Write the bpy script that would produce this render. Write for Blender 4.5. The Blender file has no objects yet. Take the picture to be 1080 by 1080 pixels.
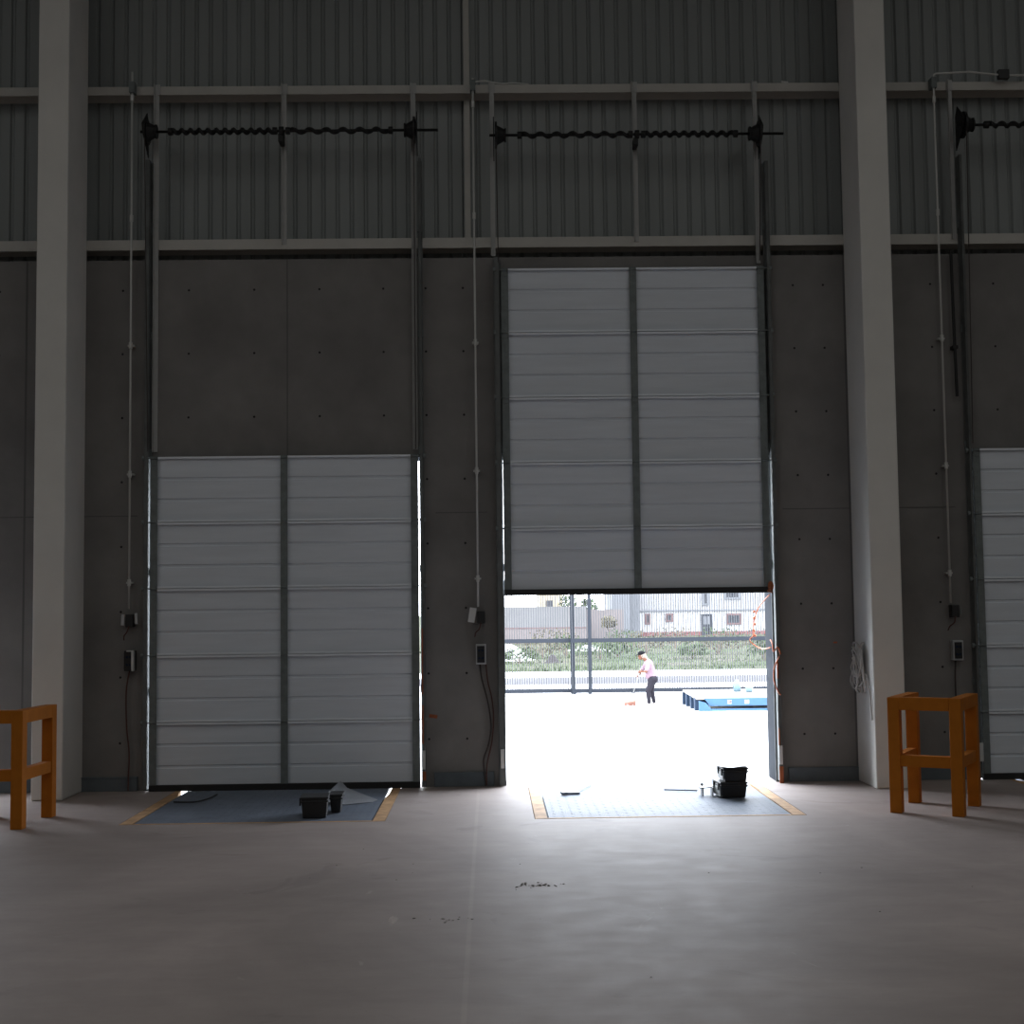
import bpy, bmesh, math, random
from mathutils import Vector, Matrix
random.seed(7)
C = bpy.context.scene.collection
sc = bpy.context.scene
PI = math.pi

# ------------------------------------------------------------------ materials
def mat(name, col, rough=0.6, metal=0.0, var=0.0, scale=6.0, bump=0.0, bscale=60.0, stretch=(1, 1, 1), spec=None):
    m = bpy.data.materials.new(name); m.use_nodes = True
    nt = m.node_tree; b = nt.nodes['Principled BSDF']
    b.inputs['Base Color'].default_value = (*col, 1); b.inputs['Roughness'].default_value = rough
    b.inputs['Metallic'].default_value = metal
    if spec is not None: b.inputs['Specular IOR Level'].default_value = spec
    if var or bump:
        tc = nt.nodes.new('ShaderNodeTexCoord'); mp = nt.nodes.new('ShaderNodeMapping')
        mp.inputs['Scale'].default_value = stretch
        nt.links.new(tc.outputs['Object'], mp.inputs['Vector'])
    if var:
        n = nt.nodes.new('ShaderNodeTexNoise'); n.inputs['Scale'].default_value = scale
        n.inputs['Detail'].default_value = 5; n.inputs['Roughness'].default_value = 0.6
        nt.links.new(mp.outputs['Vector'], n.inputs['Vector'])
        r = nt.nodes.new('ShaderNodeMapRange'); r.inputs['From Min'].default_value = 0.3; r.inputs['From Max'].default_value = 0.7
        r.inputs['To Min'].default_value = 1 - var; r.inputs['To Max'].default_value = 1 + var
        nt.links.new(n.outputs['Fac'], r.inputs['Value'])
        x = nt.nodes.new('ShaderNodeVectorMath'); x.operation = 'SCALE'; x.inputs[0].default_value = col
        nt.links.new(r.outputs['Result'], x.inputs['Scale']); nt.links.new(x.outputs['Vector'], b.inputs['Base Color'])
    if bump:
        n2 = nt.nodes.new('ShaderNodeTexNoise'); n2.inputs['Scale'].default_value = bscale
        nt.links.new(mp.outputs['Vector'], n2.inputs['Vector'])
        bp = nt.nodes.new('ShaderNodeBump'); bp.inputs['Strength'].default_value = bump; bp.inputs['Distance'].default_value = 0.01
        nt.links.new(n2.outputs['Fac'], bp.inputs['Height']); nt.links.new(bp.outputs['Normal'], b.inputs['Normal'])
    return m

M = {}
M['wall'] = mat('wall_concrete', (.205, .197, .19), 0.9, var=.16, scale=1.6, bump=.15, spec=0.15)
M['wallseam'] = mat('panel_joint', (.12, .117, .113), .9)
M['hole'] = mat('tie_hole_dark', (.012, .012, .012), .9)
M['column'] = mat('column_paint', (.68, .665, .63), 0.9, var=.05, scale=2, bump=.05, spec=0.1)
M['clad'] = mat('cladding_metal', (.24, .256, .252), .5, var=.10, scale=1.2, stretch=(3, 1, .25))
M['girt'] = mat('girt_paint', (.47, .455, .42), .55, var=.06, scale=4)
M['post'] = mat('post_galvanised', (.40, .40, .39), .5, var=.08, scale=8)
M['galv'] = mat('dull_galvanised', (.17, .19, .188), 0.65, metal=.2, var=.18, scale=14, spec=0.3)
M['track'] = mat('dark_track_steel', (.15, .158, .155), 0.7, metal=.2, var=.2, scale=6, spec=0.2)
M['pan'] = mat('door_white_paint', (.66, .70, .755), .5, var=.05, scale=3, stretch=(.5, 1, 5))
M['lip'] = mat('door_edge_paint', (.78, .82, .87), .5)  # lighter than the panels to put the lit edge line into the colour
M['rubber'] = mat('black_rubber', (.012, .012, .012), .7)
M['black'] = mat('black_plastic', (.012, .012, .013), .5)
M['spring'] = mat('oiled_spring_steel', (.012, .012, .012), .55, metal=.3)
M['orange'] = mat('safety_orange_paint', (.42, .135, .010), 0.7, var=.08, scale=9, spec=0.2)
M['yellow'] = mat('worn_orange_paint', (.50, .31, .165), 0.75, var=.25, scale=12, spec=0.2)
M['deck'] = mat('leveler_checker_steel', (.15, .175, .22), 0.62, var=.12, scale=5, bump=.3, bscale=90, spec=0.2)
M['kerb'] = mat('kerb_steel_paint', (.125, .145, .16), 0.75, var=.12, scale=6, spec=0.2)
M['frame'] = mat('jamb_liner_steel', (.035, .039, .046), 0.9, var=.1, scale=5, spec=0.05)
M['pit'] = mat('pit_concrete', (.10, .10, .10), .9)
M['conduit'] = mat('conduit_zinc', (.58, .58, .56), .5, metal=.1)
M['boxgrey'] = mat('box_grey_plastic', (.42, .43, .44), .5)
M['lightgrey'] = mat('plate_light_grey', (.55, .55, .54), .6)
M['redwire'] = mat('red_brown_cable', (.085, .03, .022), .6)
M['darkwire'] = mat('dark_cable', (.04, .03, .028), .6)
M['cord'] = mat('orange_rope', (.45, .11, .035), .6)
M['rust'] = mat('rust_primer', (.30, .085, .03), .8, var=.3, scale=20)
M['rope'] = mat('grey_rope', (.46, .44, .42), .9)
M['sheet'] = mat('scrap_grey_sheet', (.26, .275, .30), .45, var=.1, scale=9)
M['film'] = mat('pale_plastic_film', (.08, .083, .081), .4)
M['crumb'] = mat('dark_concrete_crumbs', (.11, .095, .085), .9)
M['ceil'] = mat('ceiling_sheet', (.30, .31, .31), .6)
M['skylight'] = mat('skylight_sheet', (.7, .72, .72), .4)
# outside
M['apron'] = mat('apron_concrete', (.45, .44, .425), .9, var=.06, scale=.6)
M['road'] = mat('road_surface', (.34, .33, .34), .9, var=.06, scale=.5)
M['walk'] = mat('sidewalk_concrete', (.45, .445, .44), .9, var=.05, scale=.5)
M['walkface'] = mat('kerb_face', (.13, .125, .13), .9)
M['fence'] = mat('fence_grey_steel', (.018, .0205, .026), 0.8, spec=0.1)
M['bar'] = mat('fence_bar_steel', (.050, .052, .056), 0.8, spec=0.1)  # lighter than the posts, glare haze is put into the colour
M['blockwall'] = mat('grey_block_wall', (.085, .082, .082), .9, var=.1, scale=.6)
M['blockwall2'] = mat('rose_block_wall', (.092, .076, .073), .9, var=.1, scale=.6)
M['house'] = mat('white_house_plaster', (.26, .255, .255), .9, var=.04, scale=.4)
M['houseup'] = mat('upper_storey_plaster', (.165, .16, .163), .9, var=.06, scale=.4)
M['redband'] = mat('red_plinth_paint', (.10, .027, .026), .8)
M['redframe'] = mat('red_window_frame', (.065, .028, .027), .7)
M['winglass'] = mat('window_glass_dark', (.02, .02, .024), 0.5, spec=0.2)
M['housedoor'] = mat('grey_metal_door', (.019, .020, .025), 0.8, spec=0.1)
M['greybld'] = mat('grey_building_plaster', (.088, .090, .097), .9, var=.08, scale=.3)
M['yellowh'] = mat('yellow_house_plaster', (.21, .17, .115), .9)
M['leaf'] = mat('shrub_leaves', (.040, .054, .027), 0.9, var=.3, scale=3, spec=0.05)
M['leafdry'] = mat('dry_shrub_leaves', (.075, .066, .045), 0.9, var=.3, scale=3, spec=0.05)
M['grass'] = mat('field_grass', (.046, .060, .029), .9, var=.3, scale=2, spec=.03)
M['bark'] = mat('shrub_stem', (.09, .07, .05), .9)
M['rubble'] = mat('pale_rubble', (.22, .215, .20), .95, var=.15, scale=2, bump=.6, bscale=5)
M['stone'] = mat('brown_stone', (.03, .026, .025), 0.9, var=.2, scale=4, spec=0.1)
M['blue'] = mat('blue_machine_paint', (.040, .084, .155), 0.7, var=.06, scale=5, spec=0.15)
M['darkblue'] = mat('dark_blue_end_plate', (.013, .024, .045), 0.7, spec=0.15)
M['decktop'] = mat('pale_deck_top', (.22, .205, .19), .7, var=.06, scale=4)
M['jug'] = mat('pale_blue_plastic', (.095, .145, .175), 0.6, spec=0.2)
M['label'] = mat('white_sticker', (.25, .25, .25), .6)
M['skin'] = mat('skin', (.095, .043, .028), 0.8, spec=0.1)
M['hair'] = mat('light_brown_hair', (.17, .135, .11), .8)
M['capcloth'] = mat('dark_cap_cloth', (.005, .005, .006), 0.9, spec=0.05)
M['pink'] = mat('pink_shirt_cloth', (.165, .11, .135), 0.9, spec=0.05)
M['trouser'] = mat('dark_trouser_cloth', (.016, .0145, .0185), 0.9, spec=0.05)
M['shoe'] = mat('pale_shoe', (.3, .3, .3), .7)
M['eye'] = mat('eye_dark', (.01, .008, .006), .3)
M['lips'] = mat('lip_skin', (.09, .03, .025), .6)
M['broom'] = mat('orange_broom_bristles', (.20, .085, .06), .8)
M['handle'] = mat('pale_broom_handle', (.12, .115, .11), .6)

def floor_mat():
    m = bpy.data.materials.new('floor_concrete'); m.use_nodes = True
    nt = m.node_tree; b = nt.nodes['Principled BSDF']; L = nt.links
    tc = nt.nodes.new('ShaderNodeTexCoord')
    def noise(s, d=6, r=.6, st=(1, 1, 1), w=0.0):
        mp = nt.nodes.new('ShaderNodeMapping'); mp.inputs['Scale'].default_value = st
        L.new(tc.outputs['Object'], mp.inputs['Vector'])
        n = nt.nodes.new('ShaderNodeTexNoise'); n.inputs['Scale'].default_value = s
        n.inputs['Detail'].default_value = d; n.inputs['Roughness'].default_value = r; n.inputs['Distortion'].default_value = w
        L.new(mp.outputs['Vector'], n.inputs['Vector']); return n.outputs['Fac']
    def rng(v, a, b_, c, d):
        r = nt.nodes.new('ShaderNodeMapRange')
        for k, q in zip(('From Min', 'From Max', 'To Min', 'To Max'), (a, b_, c, d)): r.inputs[k].default_value = q
        L.new(v, r.inputs['Value']); return r.outputs['Result']
    def mul(a, b_):
        x = nt.nodes.new('ShaderNodeMath'); x.operation = 'MULTIPLY'; L.new(a, x.inputs[0]); L.new(b_, x.inputs[1]); return x.outputs[0]
    v = mul(rng(noise(.45, 6, .6, (1, 1, 1), .8), .3, .7, .80, 1.16), rng(noise(3.2, 8, .7, (.6, 1.6, 1)), .3, .7, .93, 1.07))
    v = mul(v, rng(noise(1.1, 4, .6, (1, 1, 1), 1.5), .62, .68, 1.0, .87))     # worn darker patches
    v = mul(v, rng(noise(26, 3, .7), .70, .76, 1.0, .72))                      # small dark specks
    v = mul(v, rng(noise(.9, 5, .75, (1.4, .5, 1), 2.0), .66, .71, 1.0, 1.28))  # pale scuffs
    # saw-cut joint running away from the camera
    sp = nt.nodes.new('ShaderNodeSeparateXYZ'); L.new(tc.outputs['Object'], sp.inputs[0])
    ad = nt.nodes.new('ShaderNodeMath'); ad.operation = 'ADD'; ad.inputs[1].default_value = .125; L.new(sp.outputs['X'], ad.inputs[0])
    ab = nt.nodes.new('ShaderNodeMath'); ab.operation = 'ABSOLUTE'; L.new(ad.outputs[0], ab.inputs[0])
    v = mul(v, rng(ab.outputs[0], .008, .016, 1.10, 1.0))
    x = nt.nodes.new('ShaderNodeVectorMath'); x.operation = 'SCALE'; x.inputs[0].default_value = (.358, .303, .280)
    L.new(v, x.inputs['Scale']); L.new(x.outputs['Vector'], b.inputs['Base Color'])
    L.new(rng(noise(4.5, 6), .3, .7, .62, .70), b.inputs['Roughness'])
    b.inputs['Specular IOR Level'].default_value = .16
    return m
M['floor'] = floor_mat()

def field_mat():
    m = bpy.data.materials.new('field_ground'); m.use_nodes = True
    nt = m.node_tree; b = nt.nodes['Principled BSDF']
    tc = nt.nodes.new('ShaderNodeTexCoord')
    n = nt.nodes.new('ShaderNodeTexNoise'); n.inputs['Scale'].default_value = .22; n.inputs['Detail'].default_value = 7
    nt.links.new(tc.outputs['Object'], n.inputs['Vector'])
    r = nt.nodes.new('ShaderNodeValToRGB'); e = r.color_ramp.elements
    e[0].position = .35; e[0].color = (.030, .039, .019, 1); e[1].position = .68; e[1].color = (.052, .045, .035, 1)
    k = e.new(.5); k.color = (.040, .043, .024, 1)
    nt.links.new(n.outputs['Fac'], r.inputs['Fac']); nt.links.new(r.outputs['Color'], b.inputs['Base Color'])
    b.inputs['Roughness'].default_value = .95; b.inputs['Specular IOR Level'].default_value = .03
    return m
M['field'] = field_mat()

# ------------------------------------------------------------------ mesh helpers
class MB:
    def __init__(s): s.v = []; s.f = []; s.mi = []; s.cur = 0
    def add(s, vs, fs):
        o = len(s.v); s.v += [tuple(p) for p in vs]
        for f in fs: s.f.append([i + o for i in f]); s.mi.append(s.cur)
        return s
    def box(s, x0, x1, y0, y1, z0, z1):
        return s.add([(x, y, z) for z in (z0, z1) for y in (y0, y1) for x in (x0, x1)],
                     [(0, 2, 3, 1), (4, 5, 7, 6), (0, 1, 5, 4), (2, 6, 7, 3), (0, 4, 6, 2), (1, 3, 7, 5)])
    def obox(s, c, size, rot):
        a = [Vector(((i & 1) - .5, ((i >> 1) & 1) - .5, (i >> 2) - .5)) for i in range(8)]
        return s.add([Vector(c) + rot @ Vector((p.x * size[0], p.y * size[1], p.z * size[2])) for p in a],
                     [(0, 2, 3, 1), (4, 5, 7, 6), (0, 1, 5, 4), (2, 6, 7, 3), (0, 4, 6, 2), (1, 3, 7, 5)])
    def tube(s, pts, r, n=8, closed=False):
        pts = [Vector(p) for p in pts]; rr = r if isinstance(r, (list, tuple)) else [r] * len(pts)
        rings = []; prev = None
        for i, p in enumerate(pts):
            if closed: t = pts[(i + 1) % len(pts)] - pts[i - 1]
            else: t = pts[min(i + 1, len(pts) - 1)] - pts[max(i - 1, 0)]
            t = t.normalized() if t.length > 1e-9 else Vector((0, 0, 1))
            if prev is None:
                u = t.orthogonal().normalized()
            else:
                u = prev - t * prev.dot(t); u = u.normalized() if u.length > 1e-6 else t.orthogonal().normalized()
            prev = u; w = t.cross(u)
            rings.append([p + (u * math.cos(2 * PI * k / n) + w * math.sin(2 * PI * k / n)) * rr[i] for k in range(n)])
        vs = [q for ring in rings for q in ring]; fs = []
        m = len(rings)
        for i in range(m if closed else m - 1):
            for k in range(n):
                a, b_ = i * n + k, i * n + (k + 1) % n; j = (i + 1) % m
                fs.append((a, b_, j * n + (k + 1) % n, j * n + k))
        if not closed: fs += [tuple(reversed(range(n))), tuple(range((m - 1) * n, m * n))]
        return s.add(vs, fs)
    def prism_x(s, prof, x0, x1):          # closed profile in (y, z), extruded along X
        n = len(prof)
        return s.add([(x0, y, z) for y, z in prof] + [(x1, y, z) for y, z in prof],
                     [(i, (i + 1) % n, n + (i + 1) % n, n + i) for i in range(n)] + [tuple(reversed(range(n))), tuple(range(n, 2 * n))])
    def prism_z(s, prof, z0, z1):
        n = len(prof)
        return s.add([(x, y, z0) for x, y in prof] + [(x, y, z1) for x, y in prof],
                     [(i, (i + 1) % n, n + (i + 1) % n, n + i) for i in range(n)] + [tuple(reversed(range(n))), tuple(range(n, 2 * n))])
    def ball(s, c, r, nu=12, nv=8, sc_=(1, 1, 1)):
        c = Vector(c); vs = [c + Vector((0, 0, r * sc_[2]))]
        for j in range(1, nv):
            a = PI * j / nv
            for k in range(nu):
                b_ = 2 * PI * k / nu
                vs.append(c + Vector((r * sc_[0] * math.sin(a) * math.cos(b_), r * sc_[1] * math.sin(a) * math.sin(b_), r * sc_[2] * math.cos(a))))
        vs.append(c - Vector((0, 0, r * sc_[2]))); fs = []
        for k in range(nu): fs.append((0, 1 + k, 1 + (k + 1) % nu))
        for j in range(nv - 2):
            for k in range(nu):
                a = 1 + j * nu + k; b_ = 1 + j * nu + (k + 1) % nu
                fs.append((a, a + nu, b_ + nu, b_))
        e = len(vs) - 1; o = 1 + (nv - 2) * nu
        for k in range(nu): fs.append((o + k, e, o + (k + 1) % nu))
        return s.add(vs, fs)
    def capsule(s, a, b_, ra, rb, n=12):
        a, b_ = Vector(a), Vector(b_)
        s.ball(a, ra, n, 8); s.ball(b_, rb, n, 8)
        if (b_ - a).length > 1e-6: s.tube([a, b_], [ra, rb], n)
        return s
    def build(s, name, m, parent=None, at=None, smooth=False, bevel=0.0, local=False):
        if at is not None: org = Vector(at)
        elif parent is not None and not local: org = WL[parent]
        else: org = Vector((0, 0, 0))
        me = bpy.data.meshes.new(name)
        me.from_pydata([tuple(Vector(p) - org) for p in s.v], [], s.f)
        for x in (m if isinstance(m, (list, tuple)) else [m]): me.materials.append(x)
        me.polygons.foreach_set('material_index', s.mi)
        me.polygons.foreach_set('use_smooth', [smooth] * len(s.f)); me.update()
        bm = bmesh.new(); bm.from_mesh(me); bmesh.ops.recalc_face_normals(bm, faces=bm.faces); bm.to_mesh(me); bm.free()
        o = bpy.data.objects.new(name, me); C.objects.link(o)
        if parent is not None:
            o.parent = parent; WL[o] = WL.get(parent, Vector((0, 0, 0)))
        else:
            o.location = org; WL[o] = org.copy()
        if bevel:
            bv = o.modifiers.new('edge', 'BEVEL'); bv.width = bevel; bv.segments = 2; bv.limit_method = 'ANGLE'
        return o
WL = {}
def tag(o, label, cat=None, group=None, kind=None):
    o['label'] = label
    if cat: o['category'] = cat
    if group: o['group'] = group
    if kind: o['kind'] = kind
    return o
def thing(name, loc, label, cat, group=None, kind=None, rotz=0):
    o = bpy.data.objects.new(name, None); C.objects.link(o); o.location = loc; o.rotation_euler = (0, 0, rotz)
    o.empty_display_size = .1; WL[o] = Vector(loc)
    return tag(o, label, cat, group, kind)
def struct(name, mb, m, label, cat, at=None, bevel=0.0, smooth=False):
    return tag(mb.build(name, m, at=at, bevel=bevel, smooth=smooth), label, cat, kind='structure')
def smooth_path(pts, k=6):
    pts = [Vector(p) for p in pts]; out = []
    for i in range(len(pts) - 1):
        p0, p1, p2, p3 = pts[max(i - 1, 0)], pts[i], pts[i + 1], pts[min(i + 2, len(pts) - 1)]
        for j in range(k):
            t = j / k
            out.append(.5 * ((2 * p1) + (p2 - p0) * t + (2 * p0 - 5 * p1 + 4 * p2 - p3) * t * t + (3 * p1 - p0 - 3 * p2 + p3) * t ** 3))
    out.append(pts[-1]); return out

# ------------------------------------------------------------------ key dimensions (metres; camera stands at x=0, y=0)
W = 12.85            # inner face of the dock wall
WO = 13.20           # its outer face
G = -1.2             # yard level outside
XL, XR, YB, ZC = -18.0, 20.0, -24.0, 9.6
OPEN = [(-7.42, -4.87), (-3.145, -.62), (.108, 2.63), (4.495, 7.01)]    # door openings in the wall
OT = 3.045

# ---------------- dock wall
w = MB()
xs = [XL] + [q for o in OPEN for q in o] + [XR]
for i in range(0, len(xs), 2): w.box(xs[i], xs[i + 1], W, WO, G, 4.92)
for a, b in OPEN: w.box(a, b, W, WO, OT, 4.92)
w.cur = 2
for x in (-4.30, 3.37):                                   # vertical panel joints
    w.box(x - .009, x + .009, W - .002, W, .12, 4.92)
w.box(-1.877, -1.866, W - .002, W, OT, 4.92)
for a, b in ((-4.6, -3.26), (-.50, -.02), (2.74, 3.38), (3.67, 4.36)): w.box(a, b, W - .002, W, 2.512, 2.522)
w.cur = 1
def dot(x, z, r=.011):
    w.add([(x + r * math.cos(2 * PI * k / 10), W - .0025, z + r * math.sin(2 * PI * k / 10)) for k in range(10)] + [(x, W - .001, z)],
          [(k, (k + 1) % 10, 10) for k in range(10)])
for k in range(8):
    z = 4.632 - .6 * k
    for x in (-4.55, -3.405, -.575, -.225, 2.888, 3.173, 4.19):
        if not (x < -4.5 and z < 1): dot(x, z)
    if z > 3.2:
        for x in (-2.79, -1.57, -.972, 4.79, 5.4, -2.18): dot(x, z)
struct('wall_front', w, [M['wall'], M['hole'], M['wallseam']], 'dark grey concrete dock wall with rows of small tie holes and door openings', 'wall')

# steel liners of the openings, seen as reveals
for i, (a, b) in enumerate(OPEN):
    t = MB()
    t.box(a - .001, a + .006, W + .002, WO + .03, 0, OT); t.box(b - .006, b + .001, W + .002, WO + .03, 0, OT); t.box(a, b, W + .002, WO + .03, OT - .006, OT + .001)
    struct('trim_%d' % (i + 1), t, M['frame'],
           ['steel lining of the open doorway beyond the left column', 'steel lining of the doorway behind the closed middle door',
            'blue grey steel lining of the half open doorway to the yard', 'steel lining of the doorway behind the closed door at the right edge'][i], 'door lining')

# unseen pad added outside the half open doorway, blocks light on the column
for x0, x1, l in ((-.34, .095, 'left'),):
    t = MB(); t.box(x0, x1, WO, WO + .62, .05, 3.2)
    struct('trim_shelter', t, M['rubber'], 'black dock shelter pad outside the wall, %s of the open doorway' % l, 'dock shelter', bevel=.01)
# kerb plates along the wall foot
for (a, b), l in zip(((-4.8, -4.05), (-3.76, -3.24), (-.53, .02), (2.73, 3.375), (3.675, 4.39)),
                     ('left of the left column', 'between the left column and the closed door', 'between the closed door and the half open door',
                      'between the half open door and the right column', 'between the right column and the last door')):
    k = MB(); k.box(a, b, W - .03, W, 0, .125); k.box(a, b, W - .036, W, .115, .13)
    struct('baseboard_front', k, M['kerb'], 'low blue grey kerb plate at the wall foot ' + l, 'kerb', bevel=.003)

# ---------------- trapezoidal cladding above
def cladding(x0, x1, y, z0, z1, pitch=.135, d=.020):
    m = MB(); p = []; x = x0
    while x < x1:
        p += [(x, y), (x + pitch * .66, y), (x + pitch * .76, y + d), (x + pitch * .86, y + d)]; x += pitch
    vs = [(a, b, z) for z in (z0, z1) for a, b in p]; n = len(p)
    m.add(vs, [(i, i + 1, n + i + 1, n + i) for i in range(n - 1)]); return m
struct('wall_cladding', cladding(XL, XR, 13.05, 4.90, ZC), M['clad'], 'dark ribbed sheet metal cladding above the concrete wall', 'cladding')
bb = MB(); bb.box(XL, XR, 13.09, WO, 4.92, ZC)
struct('wall_cladding_outer', bb, M['clad'], 'outer skin of the sheet metal cladding', 'cladding')

def girt(z0, z1):
    m = MB(); y0, y1 = W - .005, 13.05
    m.box(XL, XR, y0, y0 + .006, z0, z1); m.box(XL, XR, y0 + .006, y1, z1 - .008, z1); m.box(XL, XR, y1 - .006, y1, z0, z1 - .008)
    return m
for z0, z1, l in ((6.505, 6.585, 'upper horizontal steel girt crossing the ribbed cladding'), (5.015, 5.112, 'lower horizontal steel girt just above the concrete wall'), (8.0, 8.09, 'topmost horizontal steel girt under the roof')):
    tag(girt(z0, z1).build('wall_girt', M['girt'], at=(0, W, z0)), l, 'steel girt', kind='structure')
s = MB(); s.box(-.20, -.145, 12.98, 13.045, 5.115, 6.50); s.box(-.20, -.145, 12.98, 13.045, 6.59, 8.0)
tag(s.build('girt_strut', M['girt'], at=(-.17, 13, 5.115)), 'pale vertical strut standing behind the girts left of the half open door', 'steel strut', kind='structure')

# ---------------- columns
for x0, x1, l in ((-4.02, -3.745, 'tall pale grey column at the left beside an orange guard'), (3.378, 3.655, 'tall pale grey column at the right with a rope on its side')):
    c = MB(); c.box(x0, x1, 12.25, W, 0, ZC)
    tag(c.build('column', M['column'], at=((x0 + x1) / 2, 12.5, 0), bevel=.012), l, 'column', kind='structure')

# ---------------- floor with leveler pits, room shell
PITS = [(-7.15, -5.09), (-2.885, -.83), (.325, 2.44), (4.745, 6.80)]
f = MB(); Yp0, Yp1 = 10.83, 12.80
f.box(XL, XR, YB, Yp0, -.6, 0)
def strip(y0, y1, e, lo=None, hi=None, er=None):
    er = e if er is None else er
    q = [lo if lo is not None else XL] + [v for a, b in PITS for v in (a - e, b + er)] + [hi if hi is not None else XR]
    for i in range(0, len(q), 2): f.box(q[i], q[i + 1], y0, y1, -.6, 0)
strip(Yp0, Yp1, 0); strip(Yp1, W, .05, er=.006)
for (a, b), (pa, pb) in zip(OPEN, PITS):
    f.box(a + .0065, pa - .05, W, WO, -.6, 0); f.box(pb + .006, b - .0065, W, WO, -.6, 0)
struct('floor', f, M['floor'], 'worn grey concrete warehouse floor', 'floor')
pf = MB()
for a, b in PITS: pf.box(a - .08, b + .08, Yp0 - .02, W, -.75, -.60)
struct('floor_pit', pf, M['pit'], 'dark concrete bottom of the leveler pits', 'pit')
for n, (q, l) in dict(wall_left=((XL - .2, XL, YB, WO, 0, ZC), 'left side wall of the hall'), wall_right=((XR, XR + .2, YB, WO, 0, ZC), 'right side wall of the hall'),
                      wall_back=((XL, XR, YB - .2, YB, 0, ZC), 'rear wall of the hall behind the camera')).items():
    m = MB(); m.box(*q); struct(n, m, M['clad'], l, 'wall')
SKY = [-12.5, -6.5, -.5, 5.5, 11.5, 17.0]; sw = .6
c = MB(); q = [XL] + [v for x in SKY for v in (x - sw, x + sw)] + [XR]
for i in range(0, len(q), 2): c.box(q[i], q[i + 1], YB, WO, ZC, ZC + .1)
for x in SKY: c.box(x - sw, x + sw, 8.5, WO, ZC, ZC + .1); c.box(x - sw, x + sw, YB, YB + 1, ZC, ZC + .1)
struct('ceiling', c, M['ceil'], 'sheet metal roof of the hall', 'ceiling')
for i, x in enumerate(SKY):  # unseen strips added to go with the fill lamps
    m = MB(); m.box(x - sw, x + sw, YB + 1, 8.5, ZC + .02, ZC + .06)
    struct('window_%d' % (i + 1), m, M['skylight'], 'long translucent skylight strip in the roof, number %d from the left wall' % (i + 1), 'skylight')

# ---------------- sectional doors
SEC = .61
def make_door(name, xs0, xs1, xc, z0, label, gap):
    # xs0/xs1 outer slab edges, xc centre stile; parts: section > stiles, lips; hinges; bottom seal
    d = thing(name, ((xs0 + xs1) / 2, W, z0), label, 'dock door', kind='structure')
    yb, yf = 12.815, 12.772
    for k in range(5):
        za, zb = z0 + k * SEC, z0 + (k + 1) * SEC
        lo = za + (.045 if k == 0 else 0.0)
        hi = zb
        prof = [(yb, lo), (yb, hi)]
        front = [(yb - .016, hi)]
        for fr in (.655, .335):                     # two pressed ribs
            zc = za + SEC * fr
            front += [(yb - .016, zc + .020), (yb - .004, zc + .010), (yb - .004, zc - .006), (yb - .016, zc - .012)]
        front += [(yb - .016, lo)]
        p = MB(); p.prism_x(prof + front, xs0, xs1)
        sec = p.build('section', M['pan'], d)
        l = MB()
        yp = yb - .0165
        l.prism_x([(yf, hi - .021), (yf, hi - .003), (yp, hi - .003), (yp, hi - .007), (yf + .004, hi - .007), (yf + .004, hi - .021)], xs0 + .003, xs1 - .003)
        if k: l.prism_x([(yf, lo + .022), (yf, lo + .004), (yp, lo + .004), (yp, lo + .008), (yf + .004, lo + .008), (yf + .004, lo + .022)], xs0 + .003, xs1 - .003)
        l.build('edge_lip', M['lip'], sec)
        for a, b in ((xs0, xs0 + .068), (xc - .033, xc + .033), (xs1 - .068, xs1)):
            t = MB(); t.box(a, b, yf - .004, yf - .0005, lo + .001, hi - .001)
            t.build('stile', M['galv'], sec, bevel=.002)
    for k in range(1, 6):
        z = z0 + k * SEC - (.02 if k == 5 else 0)
        for x in (xs0 + .034, xc, xs1 - .034):
            h = MB(); h.box(x - .022, x + .022, yf - .010, yf - .003, z - .055, z + .055 if k < 5 else z + .02)
            h.tube([(x - .026, yf - .014, z), (x + .026, yf - .014, z)], .009, 8)
            hg = h.build('hinge', M['galv'], d)
            if x != xc:                             # roller stem bridging the gap to the track
                s_ = 1 if x > xc else -1
                r = MB(); r.tube([(x, yf - .014, z), (x + s_ * .085, yf - .014, z)], .006, 8)
                r.tube([(x + s_ * .085, yf - .014, z), (x + s_ * .105, yf - .014, z)], .022, 12)
                r.build('roller', M['galv'], hg)
    sl = MB(); sl.box(xs0, xs1, yf - .004, yb - .001, z0 - .0092, z0 + .046)
    sl.build('bottom_seal', M['rubber'], d)
    hs = MB(); hs.box(xs0 + .01, xs1 - .01, yb + .001, W - .0005, OT + .002, OT + .012); hs.build('header_seal', M['rubber'], d)  # hidden strip added to stop light leaking above the slab
    return d
D1 = make_door('door_1', -3.122, -.655, -1.892, .010, 'fully closed white dock door between the left column and the open doorway', 0)
D2 = make_door('door_2', .132, 2.600, 1.367, 1.748, 'white dock door raised halfway over the bright yard', 0)
D3 = make_door('door_3', 4.512, 6.985, 5.745, .010, 'closed white dock door cut off by the right edge', 0)
D0 = make_door('door_4', -7.39, -4.90, -6.145, 1.3, 'raised dock door beyond the left column, outside the frame', 0)

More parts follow.
